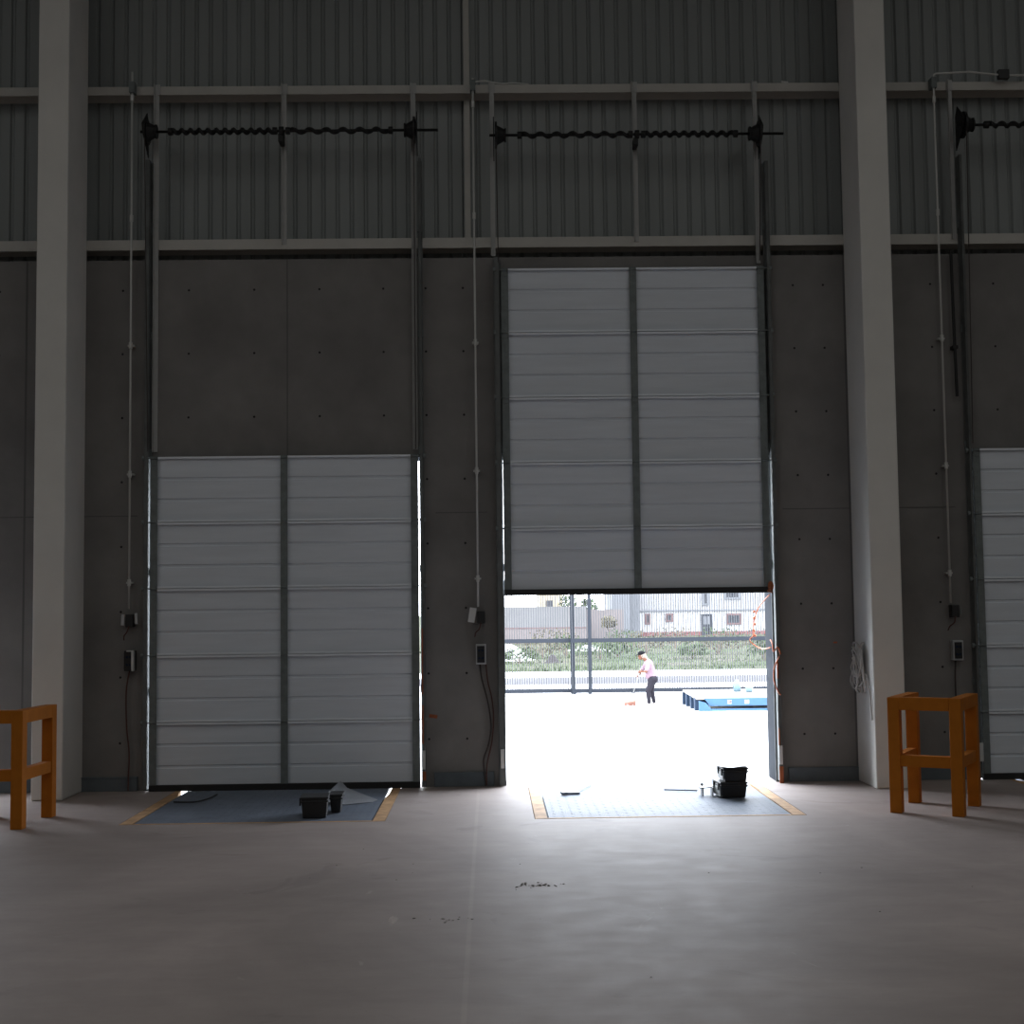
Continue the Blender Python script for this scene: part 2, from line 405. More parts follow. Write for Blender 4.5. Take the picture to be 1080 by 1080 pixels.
# ---------------- tracks beside each door
TR = 'vertical steel tracks of the dock doors'
def track(x0, x1, zt, label, side, rusty=False, plate=True):
    t = thing('door_track', ((x0 + x1) / 2, W, 0), label, 'door track', TR)
    m = MB(); m.box(x0, x1, W - .012, W - .001, 0, zt)
    # C-shaped rail opening towards the door
    a, b = (x1 - .012, x1) if side < 0 else (x0, x0 + .012)
    xr0, xr1 = (x0 + .008, x1 - .014) if side < 0 else (x0 + .014, x1 - .008)
    m.box(xr0, xr0 + .004, 12.745, W - .012, .02, zt); m.box(xr1 - .004, xr1, 12.745, W - .012, .02, zt)
    m.box(xr0, xr1, 12.75, 12.754, .02, zt)
    m.build('rail', M['track'], t)
    for z in (.9, 2.0, 3.1, 4.2, 5.2):
        if z < zt:
            q = MB(); q.box(x0 - .004, x1 + .004, W - .03, W - .011, z - .035, z + .035); q.build('bracket', M['galv'], t)
    if plate:
        q = MB(); q.box((x0 + x1) / 2 - .016, (x0 + x1) / 2 + .016, 12.730, 12.740, .17, .34); q.build('foot_plate', M['lightgrey'], t)
    if rusty:
        for z0, z1, wd in rusty:
            q = MB(); q.box(xr0 - .002, xr0 + wd, 12.735, 12.745, z0, z1)
            tag(q.build('rusty_strip', M['rust'], t), 'rusty orange primer strip')
    return t
track(-3.184, -3.1252, 5.85, 'dark steel track on the left side of the closed door', -1, plate=False)
track(-.645, -.600, 5.85, 'dark steel track with rusty foot on the right side of the closed door', 1, rusty=[(.07, .15, .03), (.40, .75, .012), (.85, 1.45, .010)])
track(.062, .1312, 4.90, 'dark steel track on the left side of the half open door', -1)
track(2.614, 2.668, 5.80, 'dark steel track with red primer foot on the right side of the half open door', 1, rusty=[(.0, .15, .035), (.3, .5, .01), (.95, 1.1, .012)])
track(4.466, 4.5085, 5.85, 'dark steel track between the right column and the last door', -1)

# ---------------- posts carrying the spring shafts
PG = 'grey posts between the two girts'
for x, z0, l in ((-3.096, 3.11, 'long grey post under the left end of the first spring shaft'), (-1.896, 5.06, 'grey post behind the middle of the first spring shaft'),
                 (-.679, 3.11, 'long grey post under the right end of the first spring shaft'), (.066, 4.93, 'grey post under the left end of the second spring shaft'),
                 (1.420, 5.06, 'grey post behind the middle of the second spring shaft'), (2.565, 4.84, 'grey post under the right end of the second spring shaft'),
                 (4.432, 5.06, 'grey post under the spring shaft right of the right column')):
    p = MB(); p.box(x - .022, x + .022, W - .012, W - .006, z0, 6.60); p.box(x - .022, x - .017, W - .045, W - .012, z0, 6.60)
    p.box(x - .03, x + .03, W - .016, W - .006, 6.50, 6.60)
    tag(p.build('spring_post', M['post'], at=(x, W, z0)), l, 'post', PG)

# ---------------- torsion spring assemblies
def helix(x0, x1, pitch, y, z, R, r):
    n = int(abs(x1 - x0) / pitch * 12); return MB().tube([(x0 + (x1 - x0) * i / n, y + R * math.cos(2 * PI * i / 12), z + R * math.sin(2 * PI * i / 12)) for i in range(n + 1)], r, 6)
def spring_set(x0, xc, x1, z, pa, pb, label, over, doorz, cab):
    y = 12.66
    t = thing('torsion_spring_shaft', (xc, W, z), label, 'spring shaft', 'torsion spring shafts above the doors')
    m = MB(); m.tube([(x0 - .04, y, z), (x1 + over, y, z)], .013, 10); m.build('shaft', M['spring'], t, smooth=True)
    for a, b, p in ((x0 + .24, xc - .06, pa), (xc + .06, x1 - .24, pb)):
        h = helix(a, b, p, y, z, .019, .0175)
        sp = h.build('torsion_spring', M['spring'], t, smooth=True)
        for q in (a, b):
            e = MB(); e.tube([(q - .02, y, z), (q + .02, y, z)], .034, 12); e.build('spring_cone', M['spring'], sp)
    b = MB(); b.box(xc - .012, xc + .012, y - .03, W - .045, z - .03, z + .03); b.tube([(xc - .02, y, z), (xc + .02, y, z)], .04, 12); b.box(xc - .03, xc + .01, y - .01, W - .045, z - .10, z - .03)
    b.build('centre_bracket', M['spring'], t)
    for x, s in ((x0, 1), (x1, -1)):
        pl = MB(); pl.prism_x([(W - .046, z - .20), (y - .06, z - .04), (y - .10, z + .05), (W - .10, z + .21), (W - .046, z + .13)], x - .004, x + .004)
        pl.build('end_plate', M['spring'], t)
        dr = MB(); dr.tube([(x + s * .012, y, z), (x + s * .03, y, z), (x + s * .032, y, z), (x + s * .10, y, z), (x + s * .102, y, z), (x + s * .115, y, z)], [.125, .125, .09, .055, .065, .065], 18)
        dr.build('cable_drum', M['spring'], t)
        cb = MB(); cb.tube([(x + s * .02, y - .09, z), (x + s * .03, 12.72, doorz)], .0045, 6); cb.build('lift_cable', M['darkwire'], t)
spring_set(-3.165, -1.896, -.64, 6.085, .080, .155, 'black spring shaft above the closed door, tight coils left and open coils right', .20, 3.1, 0)
spring_set(.080, 1.420, 2.585, 6.03, .150, .088, 'black spring shaft above the half open door, open coils left and tight coils right', .21, 4.84, 0)
spring_set(4.47, 5.745, 7.0, 6.10, .11, .11, 'black spring shaft at the right edge beyond the right column', .2, 3.1, 0)

# ---------------- conduits, junction boxes, control boxes
CG, JG, BG = 'vertical conduits on the dock wall', 'junction boxes at the conduit ends', 'push button boxes beside the doors'
def conduit(x, zt, zb, label, elbow=0):
    y = W - .075
    t = thing('wall_conduit', (x, W, zb), label, 'conduit', CG)
    m = MB()
    path = [(x, y, zb), (x, y, zt)]
    if elbow: path = [(x, y, zb), (x, y, zt - .03), (x + .008, y, zt - .008), (x + .03, y, zt), (x + .35, y, zt + .015), (x + .66, y, zt - .02), (x + 3.0, y, zt - .02)]
    m.tube(path, .010, 8); m.build('pipe', M['conduit'], t, smooth=True)
    for z in ([zt - .25, 5.3, 4.1, 2.9, 1.9]):
        q = MB(); q.tube([(x, y, z - .03), (x, y, z + .03)], .017, 10); q.box(x - .03, x + .03, y + .01, W if z < 4.9 else W - .002, z - .008, z + .008) if z < 4.9 else None
        q.build('coupling', M['conduit'], t)
    q = MB(); q.box(x - .025, x + .025, W - .10, W - .006, 6.50, 6.60); q.build('clamp', M['galv'], t)
    if elbow:
        q = MB(); q.box(x + .62, x + .72, y - .025, y + .03, zt - .055, zt + .03); q.build('pull_box', M['black'], t)
conduit(-3.312, 6.70, 1.66, 'thin conduit running down the wall left of the closed door')
conduit(-.112, 6.62, 1.64, 'thin conduit running down the wall between the two middle doors')
conduit(4.262, 6.64, 1.62, 'thin conduit right of the right column, bent along the upper girt', elbow=1)

def junction(x, z, label, plates, m2):
    t = thing('junction_box', (x, W, z - .06), label, 'junction box', JG)
    b = MB(); b.box(x - .035, x + .035, W - .095, W - .002, z - .07, z + .045); b.build('body', M['black'], t, bevel=.005)
    for dx, dz, a, wd, h in plates:
        p = MB(); p.obox((x + dx, W - .085, z + dz), (wd, .012, h), Matrix.Rotation(a, 3, 'Y')); p.build('cover_plate', m2, t, bevel=.003)
    c = MB(); c.tube(smooth_path([(x, W - .09, z - .06), (x - .02, W - .10, z - .12), (x - .05, W - .07, z - .15), (x - .06, W - .04, z - .19)]), .006, 6)
    c.build('loose_wire', M['redwire'], t, smooth=True)
junction(-3.305, 1.565, 'dark junction box flanked by two grey plates left of the closed door', [(-.06, -.005, .05, .03, .10), (.062, .005, -.04, .026, .10)], M['boxgrey'])
junction(-.085, 1.555, 'dark junction box with a pale tilted cover between the two middle doors', [(-.082, .01, .16, .062, .135)], M['lightgrey'])
junction(4.30, 1.56, 'dark junction box on the wall right of the right column', [(.05, -.02, 0, .014, .05)], M['galv'])

def control(x, z, label, cable, cm, open_lid=False):
    t = thing('control_box', (x, W, z - .09), label, 'control box', BG)
    y0 = W - .085
    b = MB(); b.box(x - .047, x + .047, y0, W - .001, z - .092, z + .092); b.build('housing', M['boxgrey'] if not open_lid else M['black'], t, bevel=.004)
    if open_lid:
        l = MB(); l.box(x + .030, x + .050, y0 - .045, y0 + .01, z - .09, z + .094); l.box(x - .02, x + .05, y0 - .02, y0 + .01, z + .085, z + .096); l.build('lid', M['lightgrey'], t)
    fp = MB(); fp.box(x - .036 - (.01 if open_lid else 0), x + .034 - (.008 if open_lid else 0), y0 - .006, y0, z - .076, z + .076); face = fp.build('face_plate', M['black'], t)
    for dz in (.035, -.035):
        for dx in (-.016, .014):
            q = MB(); q.tube([(x + dx, y0 - .006, z + dz), (x + dx, y0 - .018, z + dz)], .011, 10); q.build('button', M['darkblue'], face)
    c = MB(); c.tube(smooth_path(cable), .0075, 6); c.build('supply_cable', cm, t, smooth=True)
yc = W - .045
control(-3.305, 1.185, 'black control box with an open lid left of the closed door', [(-3.31, yc, 1.10), (-3.34, yc, .9), (-3.335, yc, .6), (-3.31, yc, .35), (-3.315, yc, .14), (-3.31, yc - .03, .01)], M['redwire'], True)
control(-.090, 1.205, 'grey framed control box on the pier left of the half open door', [(-.10, yc, 1.115), (-.085, yc, .98), (-.035, yc, .78), (-.005, yc, .55), (-.03, yc, .38), (-.075, yc, .25), (-.07, yc, .14), (-.06, yc - .03, .01)], M['darkwire'])
control(4.315, 1.185, 'grey framed control box on the wall behind the right guard', [(4.30, yc, 1.095), (4.29, yc, .9), (4.295, yc, .5), (4.29, yc - .03, .01)], M['darkwire'])
m = MB(); m.tube(smooth_path([(-.045, yc + .005, 1.11), (-.03, yc + .01, .95), (.005, yc + .01, .8), (.018, yc + .01, .62), (.0, yc + .01, .4), (-.045, yc + .01, .2), (-.05, yc - .04, .012)]), .006, 6)
tag(m.build('spare_cable', M['redwire'], at=(-.045, W, 0), smooth=True), 'reddish loose cable looping down the pier left of the half open door', 'cable')
m = MB(); m.tube(smooth_path([(-.09, W - .03, 6.602), (0, W - .01, 6.62), (.15, W + .02, 6.604), (.28, W + .03, 6.612), (.42, W + .03, 6.60)]), .008, 6)
tag(m.build('loose_cable', M['conduit'], at=(.15, W, 6.59), smooth=True), 'loose cable lying on the upper girt above the middle pier', 'cable')
m = MB(); m.obox((2.86, W + .03, 6.598), (.07, .05, .022), Matrix.Rotation(.2, 3, 'Z')); tag(m.build('metal_scrap', M['lightgrey'], at=(2.86, W + .03, 6.587), bevel=.003), 'small bright scrap lying on the upper girt beside the right column', 'scrap')

# orange cords at the right side of the open doorway
m = MB(); m.tube(smooth_path([(2.598, W + .02, 1.30), (2.598, W - .06, 1.27), (2.595, W - .125, 1.20), (2.635, W - .130, 1.235), (2.66, W - .135, 1.17)]), .007, 6)
m.tube(smooth_path([(2.645, W - .135, 1.15), (2.60, W - .125, 1.05), (2.595, W - .125, .93), (2.625, W - .128, .84), (2.65, W - .135, .80)]), .007, 6)
tag(m.build('orange_rope', M['cord'], at=(2.62, W, .8), smooth=True), 'orange rope looped on the right jamb of the half open door', 'rope')
m = MB(); m.tube(smooth_path([(2.60, W + .02, 1.72), (2.58, 13.3, 1.60), (2.54, 13.35, 1.46), (2.535, 13.35, 1.34), (2.50, 13.36, 1.28), (2.58, 13.25, 1.21), (2.60, W + .02, 1.23)]), .006, 6)
for z in (1.56, 1.50, 1.44, 1.38, 1.33): m.ball((2.545 + random.uniform(-.01, .01), 13.34, z), .013, 8, 6)
tag(m.build('beaded_rope', M['cord'], at=(2.56, 13.3, 1.2), smooth=True), 'beaded red rope hanging outside the top right of the open doorway', 'rope')
m = MB(); m.obox((-.535, W - .005, .64), (.075, .008, .03), Matrix.Rotation(.15, 3, 'Y')); tag(m.build('orange_tape', M['rust'], at=(-.535, W, .62)), 'short orange tape stuck on the pier beside the closed door', 'tape')
m = MB(); m.ball((2.59, 12.75, 1.80), .028, 8, 6, (1, .7, 1.6)); m.tube(smooth_path([(2.59, 12.74, 1.78), (2.56, 12.735, 1.755), (2.60, 12.735, 1.74)]), .008, 6)
tag(m.build('rope_knot', M['rust'], D2, smooth=True), 'red brown rope knot at the lower corner')
m = MB(); m.tube([(4.375, W - .07, 4.93), (4.38, W - .07, 4.2), (4.39, W - .065, 3.55)], .014, 6); m.box(4.36, 4.41, W - .085, W, 4.0, 4.03)
tag(m.build('hanging_strap', M['rubber'], at=(4.39, W, 3.55)), 'black strap hanging on the wall right of the right column', 'strap')

# ---------------- dock levelers
LG = 'dock levelers set in the floor'
def leveler(pa, pb, label):
    t = thing('dock_leveler', ((pa + pb) / 2, 11.9, -.3), label, 'dock leveler', LG)
    ya, yb = Yp0 + .015, 12.79
    m = MB(); m.box(pa + .112, pb - .112, ya + .03, 13.15, -.025, -.0015)
    nx = 26; ny = 28                      # raised checker lugs
    for i in range(nx):
        for j in range(ny):
            x = pa + .16 + (pb - pa - .32) * i / (nx - 1); y = ya + .07 + 2.2 * j / (ny - 1)
            a = PI / 4 if (i + j) % 2 else -PI / 4
            u = Vector((math.cos(a), math.sin(a), 0)) * .022; v = Vector((-math.sin(a), math.cos(a), 0)) * .006; c = Vector((x, y, -.0015))
            m.add([c - u, c + v, c + u, c - v, c + Vector((0, 0, .0018))], [(0, 1, 4), (1, 2, 4), (2, 3, 4), (3, 0, 4)])
    m.build('deck_plate', M['deck'], t)
    for a, b, s_, yn, nw in ((pa + .100, pa + .004, -1, 12.45, .045), (pb - .100, pb - .004, 1, 12.15, .016)):      # notched beside the door
        q = MB(); q.prism_z([(a, ya), (b, ya), (b, yb), (a + s_ * nw, yb), (a + s_ * nw, yn + .25), (a, yn)], -.05, .0004); tag(q.build('side_strip', M['yellow'], t, bevel=.003), 'worn orange painted side strip')
    q = MB(); q.box(pa + .10, pb - .10, ya - .012, ya + .022, -.22, .002); tag(q.build('front_strip', M['yellow'], t), 'thin orange painted front edge')
    q = MB()
    for x in (pa + .4, (pa + pb) / 2, pb - .4): q.box(x - .04, x + .04, ya + .05, 12.9, -.16, -.026)
    q.build('support_beam', M['track'], t)
    for x in (pa + .106, pb - .106):  # dark strips added so the gaps stay dark over the lit pit
        q = MB(); q.box(x - .0058, x + .0058, ya + .03, 12.15, -.045, -.014); q.build('gap_seal', M['rubber'], t)
    for x in (pa + .4, (pa + pb) / 2, pb - .4):
        for y in (ya + .05, 12.6):
            q = MB(); q.box(x - .04, x + .04, y, y + .08, -.6, -.16); q.build('pit_stand', M['track'], t)
leveler(*PITS[1], 'blue grey leveler plate in the floor before the closed door')
leveler(*PITS[2], 'bright steel leveler plate in the floor before the half open door')
leveler(*PITS[3], 'leveler plate before the door at the right edge, mostly behind the guard')
leveler(*PITS[0], 'leveler plate before the doorway beyond the left column')

# ---------------- items lying on the levelers
def crate(name, c, w, d, h, rot, label, cat, lid=True, group=None, latches=True, z0=0.0, side=False):
    t = thing(name, (c[0], c[1], z0), label, cat, group, rotz=rot)
    m = MB(); a, b = w / 2, d / 2; q = .012
    vs = [(-a + q, -b + q, 0), (a - q, -b + q, 0), (a - q, b - q, 0), (-a + q, b - q, 0), (-a, -b, h), (a, -b, h), (a, b, h), (-a, b, h)]
    m.add(vs, [(3, 2, 1, 0), (4, 5, 6, 7), (0, 1, 5, 4), (1, 2, 6, 5), (2, 3, 7, 6), (3, 0, 4, 7)])
    m.box(-a - .006, a + .006, -b - .006, b + .006, h - .028, h - .012)
    m.build('body', M['black'], t, bevel=.005, local=True)
    if side:  # pale plate paints daylight onto the left face of the box
        p_ = MB(); p_.box(-a - .0075, -a - .001, -b + .02, b - .02, .012, h - .03); tag(p_.build('side_panel', M['lightgrey'], t, bevel=.002, local=True), 'pale grey side panel')
    if lid:
        l = MB(); l.box(-a - .008, a + .008, -b - .008, b + .008, h - .0005, h + .014); l.build('lid', M['black'], t, bevel=.004, local=True)
    if latches:
        for dy in (-.3 * d, .3 * d):
            l = MB(); l.box(-a - .016, -a - .004, dy - .018, dy + .018, h - .055, h + .004); l.build('latch', M['rubber'], t, bevel=.002, local=True)
    return t
BX = 'black plastic boxes on the levelers'
crate('plastic_box', (2.035, 11.95), .225, .27, .118, .09, 'lower black box of the stack on the bright leveler', 'box', group=BX, z0=.0025, side=True)
crate('plastic_box', (2.060, 11.95), .205, .25, .105, .05, 'upper black box of the stack, under a pale sheet', 'box', group=BX, z0=.134, side=True)
crate('plastic_box', (-1.405, 11.13), .205, .24, .150, .06, 'larger black box on the leveler before the closed door', 'box', group=BX, z0=.0025)
crate('plastic_box', (-1.262, 11.38), .095, .20, .135, .02, 'narrow black box beside the larger box before the closed door', 'box', group=BX, z0=.0025, latches=False)
m = MB(); pts = []
for i in range(9):
    for j in range(7):
        x = 1.86 + .36 * i / 8; y = 11.80 + .30 * j / 6
        pts.append((x, y, .2635 + .006 * math.sin(i * 1.3 + j) + .010 * max(0, abs(i - 4) - 2.5)))
m.add(pts, [(i * 7 + j, (i + 1) * 7 + j, (i + 1) * 7 + j + 1, i * 7 + j + 1) for i in range(8) for j in range(6)])
o = m.build('plastic_sheet', M['film'], at=(2.04, 11.95, .255)); so = o.modifiers.new('t', 'SOLIDIFY'); so.thickness = .004
tag(o, 'pale thin sheet lying on top of the stacked black boxes', 'sheet')
m = MB(); m.obox((1.835, 12.02, .075), (.11, .16, .008), Matrix.Rotation(-.12, 3, 'Y')); m.box(1.80, 1.81, 11.96, 12.08, .0, .07); m.box(1.885, 1.895, 11.96, 12.08, .0, .068)
m.obox((1.80, 12.0, .095), (.022, .03, .022), Matrix.Rotation(.4, 3, 'Y'))
tag(m.build('metal_bracket', M['film'], at=(1.845, 12.02, 0)), 'pale metal bracket standing left of the stacked black boxes', 'bracket')
m = MB(); m.tube(smooth_path([(1.52, 12.35, .009), (1.66, 12.28, .012), (1.80, 12.26, .010)]), .008, 6)
tag(m.build('metal_rod', M['sheet'], at=(1.66, 12.28, 0), smooth=True), 'thin rod lying on the bright leveler left of the boxes', 'rod')
m = MB(); m.obox((.68, 12.19, .012), (.16, .05, .018), Matrix.Rotation(.15, 3, 'Z')); m.tube([(.70, 12.20, .02), (.80, 12.45, .016), (.90, 12.74, .012)], .008, 6)
m.obox((.62, 12.15, .022), (.05, .04, .012), Matrix.Rotation(.6, 3, 'Z'))
tag(m.build('scrap_strap', M['sheet'], at=(.70, 12.3, 0)), 'bent scrap strap lying on the left part of the bright leveler', 'scrap')
# crumpled sheet before the closed door
m = MB()
m.add([(-1.24, 11.72, .002), (-1.02, 11.86, .002), (-.98, 11.98, .004), (-1.22, 12.02, .01), (-1.28, 12.35, .06), (-1.42, 12.10, .055), (-1.40, 11.80, .02), (-1.12, 12.20, .02), (-1.36, 12.55, .10), (-1.30, 12.55, .02)],
      [(0, 1, 3), (1, 2, 3), (0, 3, 6), (3, 5, 6), (3, 4, 5), (2, 7, 3), (3, 7, 4), (4, 8, 5), (7, 9, 4), (4, 9, 8)])
o = m.build('scrap_sheet', M['sheet'], at=(-1.2, 12.0, 0)); so = o.modifiers.new('t', 'SOLIDIFY'); so.thickness = .005; so.offset = 1
tag(o, 'crumpled pale sheet lying behind the black boxes before the closed door', 'sheet')
m = MB(); m.tube(smooth_path([(-2.72, 12.0, .010), (-2.62, 11.98, .010), (-2.52, 11.99, .012), (-2.46, 12.2, .010), (-2.44, 12.45, .010)]), .007, 6)
tag(m.build('dark_strap', M['rubber'], at=(-2.6, 12.1, 0), smooth=True), 'short dark strap lying on the left part of the blue grey leveler', 'strap')

# ---------------- orange guards
def guard(loc, rot, label):
    t = thing('safety_guard', loc, label, 'guard', 'orange steel guards beside the columns', rotz=rot)
    W_, D_, H_, a = .56, .69, .895, .09
    for x in (0, W_ - a):
        for y in (0, D_ - a):
            m = MB(); m.box(x, x + a, y, y + a, 0, H_); m.build('leg', M['orange'], t, bevel=.004, local=True)
    for z0, z1, e, n in ((H_ - .098, H_ + .001, 0, 'top_rail'), (.36, .448, .01, 'middle_rail')):
        m = MB(); m.box(a, W_ - a, e, a - e, z0, z1); m.build(n, M['orange'], t, bevel=.003, local=True)
        for x in (0, W_ - a):
            m = MB(); m.box(x + e, x + a - e, a, D_ - a, z0, z1); m.build(n, M['orange'], t, bevel=.003, local=True)
    return t
guard((3.10, 10.88, 0), math.radians(-30), 'orange steel guard in front of the right column')
guard((-3.565 - .56 * math.cos(.066), 10.67 + .56 * math.sin(.066), 0), -.066, 'orange steel guard in front of the left column, cut by the frame edge')

# ---------------- rope on the right column
rng = random.Random(3); m = MB(); xf = 3.374
for k in range(9):
    cy, cz = 12.52 + rng.uniform(-.10, .10), 1.02 + rng.uniform(-.06, .08); ry, rz = rng.uniform(.04, .11), rng.uniform(.09, .20); ph = rng.uniform(0, 6.3)
    P = []
    for i in range(26):
        a = 2 * PI * i / 26
        P.append((xf - .014 - rng.uniform(.0, .010) - .045 * abs(math.sin(a * 1.5 + ph)) - .005 * (k % 5), cy + ry * math.cos(a) + .025 * math.sin(3 * a + ph), cz + rz * math.sin(a) + .02 * math.cos(2 * a + ph)))
    m.tube(P, .0085, 6, closed=True)
for k in range(6):
    y = 12.41 + .04 * k; m.tube(smooth_path([(xf - .03, 12.50, 1.22), (xf - .045, y, 1.08), (xf - .04, y + rng.uniform(-.03, .03), .95), (xf - .02, y + rng.uniform(-.03, .03), .80 + rng.uniform(0, .08))]), .0075, 6)
m.tube(smooth_path([(xf - .02, 12.40, 1.0), (xf - .012, 12.33, .85), (xf - .012, 12.30, .72), (xf - .012, 12.27, .60)]), .0075, 6)
m.tube(smooth_path([(xf + .004, 12.52, 1.27), (xf - .02, 12.52, 1.26), (xf - .035, 12.51, 1.2)]), .012, 6)
tag(m.build('rope_coil', M['rope'], at=(xf, 12.5, .8), smooth=True), 'tangled grey rope hanging on the side of the right column', 'rope')
m = MB(); m.ball((2.905 + .29, W - .012, 1.27), .014, 8, 6, (1.5, .8, .6)); tag(m.build('red_marker', M['cord'], at=(3.19, W, 1.26)), 'tiny red marker on the wall left of the right column', 'marker')

# ---------------- crumbs on the floor
m = MB(); rng = random.Random(5)
for k in range(60):
    if k < 34: x, y = .22 + rng.gauss(0, .07), 8.29 + rng.gauss(0, .035)
    elif k < 46: x, y = -.24 + rng.gauss(0, .05), 7.44 + rng.gauss(0, .03)
    else: x, y = rng.uniform(-2.5, 3.0), rng.uniform(6.2, 9.8)
    r = rng.uniform(.002, .006) * (1 if k < 46 else .7); m.ball((x, y, r * .3), r, 6, 4, (1.8, 1, .45))
tag(m.build('floor_debris', M['crumb'], at=(0, 8, 0)), 'scatter of small dark concrete crumbs on the floor', 'debris', kind='stuff')

# ================================================================== the yard
m = MB(); m.box(-120, 140, WO, 46.5, G - .2, G)
for a, b in PITS: pass
struct('ground_apron', m, M['apron'], 'bright concrete yard outside the dock', 'ground')
m = MB(); m.box(-120, 140, 46.5, 50, G - .2, G - .001); struct('road', m, M['road'], 'pale road beyond the fence', 'road')
m = MB(); m.box(-120, 140, 50.001, 54.2, G - .2, -.951); m.cur = 1; m.box(-120, 140, 50, 50.001, G - .2, -.95)
struct('sidewalk', m, [M['walk'], M['walkface']], 'raised white sidewalk with grey kerb face across the road', 'sidewalk')
m = MB()
rng = random.Random(9); NX, NY = 60, 40
pts = [(-60 + 160 * i / NX, 54.2 + (130 - 54.2) * j / NY, -.955 + (-.25 * j / NY) + (rng.uniform(-.05, .09) if 0 < j < NY else 0)) for i in range(NX + 1) for j in range(NY + 1)]
m.add(pts, [(i * (NY + 1) + j, (i + 1) * (NY + 1) + j, (i + 1) * (NY + 1) + j + 1, i * (NY + 1) + j + 1) for i in range(NX) for j in range(NY)])
struct('field', m, M['field'], 'rough field of grass and earth between the sidewalk and the houses', 'field', smooth=True)
m = MB(); m.box(-300, 300, 130, 420, G - .3, G - .05); struct('ground_far', m, M['field'], 'far ground behind the houses', 'ground')

# fence: a fixed stretch at the left and a sliding gate across the doorway view
def fence(name, x0, x1, y, posts, label, cat, wheels=()):
    t = thing(name, (x0, y, G), label, cat)
    for z0, z1, n in ((.44, .565, 'middle_rail'), (G + .04, G + .17, 'bottom_rail'), (2.35, 2.45, 'top_rail')):
        q = MB(); q.box(x0, x1, y - .035, y + .035, z0, z1); q.build(n, M['fence'], t)
    for px, w_ in posts:
        q = MB(); q.box(px - w_ / 2, px + w_ / 2, y - .07, y + .07, G, 2.55); q.build('post', M['fence'], t)
    proto = None; n = int((x1 - x0) / .0775)
    for i in range(n):
        x = x0 + .04 + .0775 * i
        if any(abs(x - px) < w_ / 2 + .012 for px, w_ in posts): continue
        if proto is None:
            q = MB(); q.box(x - .0115, x + .0115, y - .018, y + .018, G + .05, 2.42); proto = q.build('bar', M['bar'], t); x0_ = x
        else:
            c = proto.copy(); C.objects.link(c); c.parent = t; c.location = (x - x0_, 0, 0)
    for wx in wheels:
        q = MB(); q.tube([(wx, y - .09, G + .075), (wx, y - .05, G + .075)], .075, 14); q.box(wx - .03, wx + .03, y - .07, y + .03, G + .06, G + .18); q.build('wheel', M['fence'], t)
fence('yard_fence', -1.6, 2.70, 44.52, [(2.62, .135), (-.4, .12)], 'grey bar fence at the left of the view, up to the wide post', 'fence', wheels=())
fence('sliding_gate', 2.56, 9.45, 44.3, [(3.15, .10), (9.4, .1)], 'long grey bar gate behind the sweeping person', 'gate', wheels=(.95 + 1.7, 4.52))

# sweeping person -------------------------------------------------
YP = 38.9
P = thing('person', (4.45, YP, G), 'person in a pink shirt and dark cap sweeping the yard with an orange broom', 'person')
def soft(mb, name, m_, parent, vox, it=4):
    o = mb.build(name, m_, parent, smooth=True)
    r = o.modifiers.new('r', 'REMESH'); r.mode = 'VOXEL'; r.voxel_size = vox; r.use_smooth_shade = True
    s_ = o.modifiers.new('s', 'SMOOTH'); s_.factor = .5; s_.iterations = it
    return o
def pt(x, dy, z): return Vector((x, YP + dy, z))
nl, nr = pt(4.42, -.165, .005), pt(4.39, .165, .0)            # shoulders (left one faces the camera)
el, er = pt(4.33, -.22, -.235), pt(4.25, .19, -.22)
hl, hr = pt(4.165, -.055, -.255), pt(4.125, .03, -.375)
hipl, hipr = pt(4.50, -.085, -.46), pt(4.51, .085, -.46)
kl, kr = pt(4.375, -.10, -.79), pt(4.50, .13, -.77)
al, ar = pt(4.40, -.10, -1.115), pt(4.575, .20, -1.115)
b = MB()
b.capsule(pt(4.51, 0, -.43), pt(4.47, 0, -.22), .125, .115).capsule(pt(4.47, 0, -.22), pt(4.41, 0, -.03), .115, .12)
b.capsule(pt(4.40, -.10, -.02), pt(4.40, .10, -.02), .085, .085).capsule(pt(4.38, 0, .03), pt(4.28, 0, .13), .058, .052)
b.capsule(hipl, kl, .088, .056).capsule(kl, al, .055, .036).capsule(hipr, kr, .088, .056).capsule(kr, ar, .055, .036)
b.capsule(al, al + Vector((-.03, 0, -.045)), .034, .033).capsule(al + Vector((.01, 0, -.05)), al + Vector((-.15, -.01, -.06)), .030, .022)
b.capsule(ar, ar + Vector((-.03, 0, -.045)), .034, .033).capsule(ar + Vector((.01, 0, -.05)), ar + Vector((-.15, .01, -.06)), .030, .022)
for a, e, h in ((nl, el, hl), (nr, er, hr)):
    b.capsule(a, e, .048, .037).capsule(e, h, .036, .024)
# head: skull, jaw, nose, ears
hc = pt(4.225, 0, .205)
b.ball(hc, .088, 16, 12, (1.05, .86, 1.12)); b.ball(hc + Vector((-.035, 0, -.065)), .058, 12, 8, (1, .85, 1)); b.capsule(hc + Vector((-.085, 0, .005)), hc + Vector((-.105, 0, -.022)), .011, .015, 8)
for s_ in (-1, 1): b.ball(hc + Vector((.012, s_ * .078, -.008)), .022, 8, 6, (.9, .4, 1.2))
